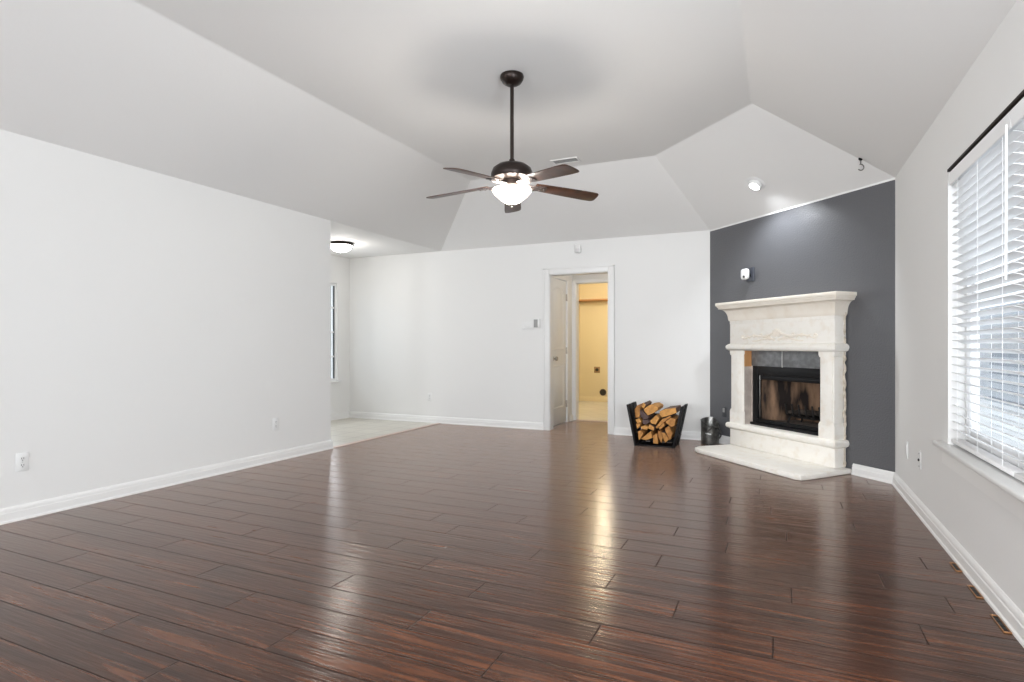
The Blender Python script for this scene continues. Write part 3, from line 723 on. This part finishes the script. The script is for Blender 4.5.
logs = [
 ([(-1.345,.412),(-1.294,.451),(-1.243,.458),(-1.2,.434),(-1.204,.403),(-1.253,.37),(-1.304,.347),(-1.34,.387)], 'wide pale round-backed split log on top of the pile', 0),
 ([(-1.392,.395),(-1.345,.371),(-1.294,.337),(-1.304,.308),(-1.356,.3),(-1.387,.348)], 'dark purplish log end just below the pale round-backed one', 2),
 ([(-1.449,.402),(-1.423,.445),(-1.394,.421),(-1.394,.337),(-1.408,.314),(-1.439,.314)], 'tall narrow pale log upright against the top of the left rack side', 0),
 ([(-1.374,.440),(-1.35,.478),(-1.327,.457),(-1.347,.417)], 'small pointed split piece poking up behind the top of the pile', 1),
 ([(-1.174,.395),(-1.121,.419),(-1.012,.438),(-1.002,.387),(-1.061,.362),(-1.152,.329),(-1.177,.359)], 'brown bark-faced log lying highest against the right rack side', 1),
 ([(-1.278,.286),(-1.222,.346),(-1.18,.323),(-1.224,.251),(-1.271,.261)], 'yellow four-sided log end in the middle of the pile', 0),
 ([(-1.116,.285),(-1.061,.329),(-1.012,.316),(-1.022,.25),(-1.052,.235),(-1.101,.271)], 'bright yellow log end under the brown bark-faced one at right', 0),
 ([(-1.22,.221),(-1.152,.309),(-1.071,.348),(-1.057,.339),(-1.129,.284),(-1.204,.208)], 'thin curved slab slanting across the middle under the bark-faced log', 1),
 ([(-1.192,.216),(-1.136,.274),(-1.126,.244),(-1.174,.197)], 'small diamond log end right under the curved slanting slab', 0),
 ([(-1.440,.291),(-1.397,.303),(-1.374,.266),(-1.423,.255)], 'small pale log end halfway up the left rack side', 0),
 ([(-1.430,.245),(-1.395,.252),(-1.389,.225),(-1.418,.192)], 'small orange log end in the left side just under the pale one', 0),
 ([(-1.383,.215),(-1.337,.233),(-1.304,.22),(-1.314,.188),(-1.368,.193)], 'small flat tan wedge left of the middle of the pile', 0),
 ([(-1.302,.206),(-1.282,.25),(-1.233,.22),(-1.243,.183)], 'small brown log end below the yellow four-sided one', 1),
 ([(-1.415,.161),(-1.382,.172),(-1.356,.144),(-1.397,.072),(-1.404,.072)], 'orange wedge in the bottom left corner of the rack', 0),
 ([(-1.378,.084),(-1.273,.173),(-1.258,.102),(-1.325,.074)], 'broad orange triangle log at the bottom left of the pile', 0),
 ([(-1.121,.213),(-1.076,.243),(-1.044,.162),(-1.071,.094),(-1.111,.178)], 'bright yellow pointed split log low beside the right rack side', 0),
 ([(-1.248,.129),(-1.204,.15),(-1.204,.065),(-1.198,.043),(-1.248,.043)], 'upright narrow yellow log end lowest in the pile', 0),
 ([(-1.2,.181),(-1.164,.175),(-1.148,.109),(-1.164,.055),(-1.192,.112)], 'narrow orange split log right beside the lowest upright one', 0),
 ([(-1.158,.17),(-1.119,.162),(-1.081,.099),(-1.121,.06),(-1.141,.105)], 'reddish split wedge at the bottom right of the pile', 1),
 ([(-1.358,.292),(-1.296,.296),(-1.285,.273),(-1.333,.241),(-1.361,.256)], 'small dark brown log end under the purplish one at left', 2),
]
random.seed(11)
purple = mat('dark_heartwood', (.085, .055, .055), .85, noise=(25, (.15, .095, .08), .4, .7))
for pts, lab, kind in logs:
    cx = sum(p[0] for p in pts)/len(pts); cz = min(p[1] for p in pts)
    y0 = random.uniform(-.012, .012)
    mb = MB()
    mz = sum(p[1] for p in pts)/len(pts)
    core = [((p[0]-cx)*1.03, -.185+y0, max(.024-cz, mz-cz+(p[1]-mz)*1.03)) for p in pts]
    mb.prism(core, (0, .345, 0), mi=0, mi_side=1, bev=.003)
    ob = mb.build('firewood_log', [[M['splitwood'], M['splitwood']], [M['splitwood'], M['bark']], [purple, M['bark']]][kind], smooth=25)
    ob.location = (cx, 6.555, cz); tag(ob, lab, 'log', 'split firewood in the log rack')

# ------------------------------------------------------------------ ceiling fan
FX, FY = -1.761, 3.832
FN = thing('ceiling_fan', 'dark bronze five-blade ceiling fan with lit glass bowl hanging from tray ceiling', 'fan', (FX, FY, 3.055))
Z = lambda z: z - 3.055 + (.022 if z < 2.9 else 0)
MB().lathe([(0, Z(3.0545)), (.083, Z(3.0545)), (.086, Z(3.042)), (.082, Z(3.024)), (.066, Z(3.000)), (.040, Z(2.985)), (.022, Z(2.982)), (0, Z(2.982))], 36).build('canopy', M['bronze'], FN)
MB().lathe([(.0135, Z(2.985)), (.0135, Z(2.40))], 20).build('downrod', M['bronze'], FN)
MB().lathe([(0, Z(2.425)), (.020, Z(2.425)), (.024, Z(2.40)), (.05, Z(2.395)), (.103, Z(2.384)), (.138, Z(2.358)), (.152, Z(2.322)), (.152, Z(2.300)), (.143, Z(2.286)), (.10, Z(2.278)), (.075, Z(2.272)), (.075, Z(2.235)), (.060, Z(2.230)), (0, Z(2.230))], 48).build('motor_housing', M['bronze'], FN)
MB().lathe([(0, Z(2.232)), (.055, Z(2.232)), (.062, Z(2.222)), (.062, Z(2.205)), (.05, Z(2.198)), (.012, Z(2.197)), (.012, Z(2.10)), (0, Z(2.10))], 36).build('light_fitter', M['bronze'], FN)
MB().lathe([(.136, Z(2.210)), (.141, Z(2.204)), (.141, Z(2.194)), (.122, Z(2.172)), (.092, Z(2.143)), (.060, Z(2.119)), (.034, Z(2.105)), (0, Z(2.100)), (0, Z(2.104)), (.032, Z(2.109)), (.057, Z(2.123)), (.088, Z(2.147)), (.118, Z(2.175)), (.136, Z(2.196)), (.136, Z(2.210))], 48, cap=False).build('glass_bowl', M['lamp_glass'], FN)
MB().lathe([(0, Z(2.104)), (.020, Z(2.103)), (.022, Z(2.096)), (.012, Z(2.088)), (.010, Z(2.078)), (0, Z(2.074))], 20).build('finial', M['nickel'], FN)
for k in range(5):
    a = R(114 + 72*k); ca, sa = math.cos(a), math.sin(a); tilt = R(-10.5)
    def W(r, wv, h):      # along the arm, across it, up; the blade is pitched
        x, y, z = r, wv*math.cos(tilt) - h*math.sin(tilt), wv*math.sin(tilt) + h*math.cos(tilt)
        return (x*ca - y*sa, x*sa + y*ca, Z(2.245) - 0.045*max(0, r-.12)/.55 + z)
    ir = MB()
    ir.prism([W(r, wv, -.010) for r, wv in [(.065, -.016), (.12, -.022), (.165, -.012), (.195, -.035), (.250, -.040), (.262, -.02), (.262, .02), (.250, .040), (.195, .035), (.165, .012), (.12, .022), (.065, .016)]], Vector(W(0, 0, .006)) - Vector(W(0, 0, 0)), bev=.0015)
    ir.tube([W(.09, -.022, -.008), W(.14, -.034, -.014), W(.19, -.030, -.012)], .005, 6)
    ir.tube([W(.09, .022, -.008), W(.14, .034, -.014), W(.19, .030, -.012)], .005, 6)
    for rr, ww in ((.215, -.022), (.215, .022), (.245, 0)):
        c = Vector(W(rr, ww, -.012)); ir.lathe([(0, -.004), (.006, -.003), (.006, .004)], 10, c)
    irn = ir.build('blade_iron', M['bronze_bright'], FN)
    out_ = []
    for r, hw in [(.175, .050), (.23, .054), (.40, .063), (.58, .069)]: out_.append((r, hw))
    tip = [(.640, .068), (.656, .062), (.664, .050), (.667, .030), (.668, 0)]
    prof = out_ + tip
    pts = [W(r, -hw, -.003) for r, hw in prof] + [W(r, hw, -.003) for r, hw in prof[::-1][1:]]
    bl = MB(); bl.prism(pts, Vector(W(0, 0, .006)) - Vector(W(0, 0, 0)), bev=.0015)
    bl.build('blade', M['blade'], FN)
# the bulbs inside the open-topped bowl shine up past the irons
point('fan_bulb', (FX, FY, 2.188), 66.0, .10, (1.0, .94, .86))

# ------------------------------------------------------------------ other ceiling fittings
# nook flush light
t = thing('flush_light', 'lit white glass dome flush light with dark rim on the nook ceiling', 'ceiling light', (-5.20, 5.98, H))
MB().lathe([(0, -.0005), (.150, -.0005), (.156, -.012), (.158, -.030), (.150, -.036), (.138, -.034)], 40).build('rim', M['bronze'], t)
MB().lathe([(.140, -.030), (.136, -.050), (.118, -.080), (.085, -.104), (.045, -.117), (0, -.120)], 40, cap=False).build('glass_dome', M['nook_glass'], t)
point('nook_bulb', (-5.20, 5.98, 2.25), 5, .10, (1.0, .95, .88))

# recessed eyeball can on the slope over the fireplace
P0 = Vector((XR, YRc, H)); P1 = Vector((Xc, YB, H)); PA = Vector((-1.167, 6.055, ZT))
sn = (P1-P0).cross(PA-P0).normalized()
if sn.z > 0: sn = -sn                      # pointing down into the room
can_c = Vector((-.209, 6.040, 2.656)); can_c = can_c - sn*((can_c-P0).dot(sn)) + sn*.0005
q = sn.to_track_quat('Z', 'Y')
t = thing('recessed_light', 'lit white recessed eyeball light in the sloped ceiling above the fireplace', 'ceiling light', can_c, rot=q.to_euler())
mb = MB(); mb.lathe([(.062, .002), (.066, .010), (.086, .006), (.092, .0), (.062, .0)], 36, cap=False); mb.build('trim_ring', M['plate'], t)
mb = MB(); mb.lathe([(.064, .0), (.064, .012), (.058, .034), (.050, .044), (.046, .040)], 36, cap=False); mb.build('eyeball', M['plate'], t)
mb = MB(); mb.lathe([(0, .036), (.030, .037), (.050, .036)], 30, cap=False); mb.build('lens', M['can_glass'], t)
sp = bpy.data.lights.new('can_bulb', 'SPOT'); sp.energy = 55; sp.spot_size = R(120); sp.spot_blend = .8; sp.shadow_soft_size = .04; sp.color = (.92, .96, 1)
so = bpy.data.objects.new('can_bulb', sp); COL.objects.link(so); so.location = can_c + sn*.06
aim = Vector((.05, 6.28, 1.6)) - so.location; so.rotation_euler = (-aim).to_track_quat('Z', 'Y').to_euler()

# swag hook
t = thing('ceiling_hook', 'small steel swag hook hanging from the sloped ceiling near the right wall', 'hook', (.583, 5.372, 2.588))
MB().lathe([(0, .012), (.016, .010), (.017, -.004), (.008, -.014), (0, -.016)], 16).build('anchor', M['black_matte'], t)
mb = MB(); hp = [(0, 0, -.012), (0, 0, -.040)]
for k in range(14):
    a = R(70 + 250*k/13*1.0); hp.append((.024*math.cos(a)*-1*.92 - .0, .024*math.cos(a)*-.4, -.068 + .024*math.sin(a)))
mb.tube(hp, .0042, 8); mb.build('hook', mat('dull_steel', (.16, .155, .15), .4, metal=.6), t)

# air vent at the back edge of the tray
t = thing('air_vent', 'dark slotted air vent in the flat tray ceiling behind the fan', 'vent', (-2.055, 5.825, ZT))
mb = MB(); mb.box(-.150, .150, -.075, -.055, -.010, -.0005, .002).box(-.150, .150, .055, .075, -.010, -.0005, .002).box(-.150, -.130, -.055, .055, -.010, -.0005, .002).box(.130, .150, -.055, .055, -.010, -.0005, .002)
mb.build('frame', M['ceil'], t)
mb = MB(); mb.box(-.130, .130, -.055, .055, -.002, -.0005); mb.build('backing', M['slot'], t)
mb = MB()
for k in range(4):
    y = -.046 + .028*k; mb.prism([(-.130, y, -.002), (-.130, y+.002, -.002), (-.130, y+.005, -.008), (-.130, y+.003, -.008)], (.26, 0, 0))
mb.build('louvres', M['greyplastic'], t)

# ------------------------------------------------------------------ wall plates
def outlet(label, loc, rz):
    t = thing('wall_outlet', label, 'outlet', loc, rz)
    MB().box(-.036, .036, -.006, -G, -.058, .058, .003).build('cover_plate', M['plate'], t)
    for z in (-.021, .021):
        mb = MB(); mb.lathe([(0, -.0075), (.0150, -.0075), (.0165, -.005)], 20, (0, 0, z), 'y'); rc = mb.build('receptacle', M['plate'], t)
        mb = MB(); mb.box(-.0075, -.0050, -.0082, -.0070, z-.002, z+.008).box(.0050, .0075, -.0082, -.0070, z-.002, z+.008)
        mb.lathe([(0, -.0082), (.0028, -.0082), (.0028, -.0070)], 10, (0, 0, z-.009), 'y'); mb.build('slots', M['slot'], rc)
    MB().lathe([(0, -.0075), (.003, -.0072), (.003, -.005)], 10, (0, 0, 0), 'y').build('screw', M['chrome'], t)
    return t
outlet('white duplex outlet low on the left wall close to the frame edge', (XL, 2.068, .363), R(90))
outlet('white duplex outlet low on the left wall toward its far end', (XL, 4.117, .354), R(90))
outlet('white duplex outlet low on the back wall of the nook', (-4.557, YB, .366), 0)
t = thing('wall_plate', 'plain white cover plate low on the right wall next to the charcoal wall', 'wall plate', (XR, 5.00, .352), R(-90))
MB().box(-.036, .036, -.007, -G, -.060, .060, .003).build('cover_plate', M['plate'], t)
MB().box(-.016, .016, -.010, -.006, -.033, .033, .002).build('insert', M['plate'], t)
t = thing('coax_plate', 'white cable plate with black jack low on the right wall under the window side', 'wall plate', (XR, 4.573, .356), R(-90))
MB().box(-.036, .036, -.007, -G, -.060, .060, .003).build('cover_plate', M['plate'], t)
MB().lathe([(0, -.015), (.0075, -.015), (.009, -.006)], 14, (0, 0, 0), 'y').build('jack', M['slot'], t)
for z in (-.042, .042): MB().lathe([(0, -.011), (.0045, -.010), (.0045, -.005)], 10, (0, 0, z), 'y').build('screw', M['greyplastic'], t)
# switches and thermostat
t = thing('light_switch', 'white three-gang switch plate on the back wall left of the doorway', 'switch', (-3.035, YB, 1.362), 0)
MB().box(-.082, .082, -.007, -G, -.058, .058, .003).build('cover_plate', M['plate'], t)
for x in (-.046, 0, .046):
    mb = MB(); mb.prism([(x-.016, -.006, .033), (x-.016, -.0075, .033), (x-.016, -.014, -.030), (x-.016, -.006, -.033)], (.032, 0, 0)); mb.build('rocker', M['plate'], t)
t = thing('thermostat', 'grey wall thermostat beside the white switch plate left of the doorway', 'thermostat', (-2.895, YB, 1.392), 0)
MB().box(-.042, .042, -.030, -G, -.060, .060, .006, 3).build('housing', M['plate'], t)
MB().box(-.040, .014, -.032, -.029, -.052, .052, .001).build('display', M['greyplastic'], t)
t = thing('motion_sensor', 'small white motion sensor high on the back wall over the doorway', 'sensor', (-2.333, YB, 2.332), 0)
MB().box(-.040, .040, -.045, -G, -.055, .055, .014, 3).build('housing', M['plate'], t)
MB().box(-.026, .026, -.050, -.044, -.045, .000, .004).build('lens', mat('milky_lens', (.68, .68, .68), .3), t)

# floor slots along the right baseboard
for i, (y, lab, hl) in enumerate(((3.555, 'small brass-edged floor slot by the right baseboard, farthest of the three', .062), (3.235, 'small brass-edged floor slot by the right baseboard, the middle one', .070), (2.905, 'small brass-edged floor slot by the right baseboard, nearest the camera', .082))):
    t = thing('floor_register', lab, 'floor vent', (XR-.040, y, 0), 0, 'brass floor slots along the right baseboard')
    mb = MB(); e = .013
    mb.box(-e, -e+.004, -hl, hl, .0003, .005, .001).box(e-.004, e, -hl, hl, .0003, .005, .001).box(-e+.004, e-.004, -hl, -hl+.008, .0003, .005, .001).box(-e+.004, e-.004, hl-.008, hl, .0003, .005, .001)
    mb.build('frame', M['brass'], t)
    mb = MB(); mb.box(-e+.004, e-.004, -hl+.008, hl-.008, .0003, .0015); mb.build('slot', M['slot'], t)
    for k in range(4): MB().box(-e+.004, e-.004, -hl+.02+k*(2*hl-.04)/3-.002, -hl+.02+k*(2*hl-.04)/3+.002, .0015, .003).build('bar', M['iron'], t)

# ------------------------------------------------------------------ laundry beyond the doorway
t = thing('wall_shelf', 'long wooden shelf high on the cream laundry back wall', 'shelf', (-2.345, 11.16, 1.985), 0)
MB().box(-1.29, 1.29, -.32, -G, -.012, .012, .002).build('board', M['woodraw'], t)
MB().box(-1.29, 1.29, -.022, -G, -.085, -.012, .002).build('cleat', M['laundry'], t)
t = thing('dryer_outlet', 'square brown dryer outlet with dark socket on the laundry wall', 'outlet', (-3.280, 11.16, .625), 0)
MB().box(-.060, .060, -.010, -G, -.060, .060, .004).build('cover_plate', mat('tan_plate', (.36, .23, .11), .5), t)
MB().lathe([(0, -.022), (.030, -.022), (.032, -.008)], 20, (0, 0, 0), 'y').build('socket', M['slot'], t)
t = thing('dryer_vent', 'round dark dryer vent hole low on the laundry wall', 'vent', (-3.160, 11.16, .185), 0)
MB().lathe([(.052, -.002), (.066, -.003), (.066, -.012), (.052, -.012)], 28, (0, 0, 0), 'y', cap=False).build('collar', mat('bronze_collar', (.10, .06, .03), .5), t)
MB().lathe([(0, -.002), (.053, -.003)], 28, (0, 0, 0), 'y', cap=False).build('duct', M['slot'], t)
t = thing('globe_light', 'warm lit globe ceiling light in the laundry room', 'ceiling light', (-2.75, 9.74, H))
MB().lathe([(0, -.0005), (.075, -.0005), (.075, -.020), (.050, -.030), (0, -.030)], 28).build('base', M['nickel'], t)
MB().lathe([(.045, -.030), (.075, -.050), (.092, -.085), (.085, -.120), (.055, -.150), (0, -.162)], 28, cap=False).build('globe', M['bulb'], t)
point('laundry_bulb', (-2.75, 9.74, 2.15), 31, .08, (1.0, .86, .62))
point('hall_fill', (-1.75, 7.70, 2.25), 6, .08, (1.0, .92, .82))  # added light with no fixture, brightens the hall and its door
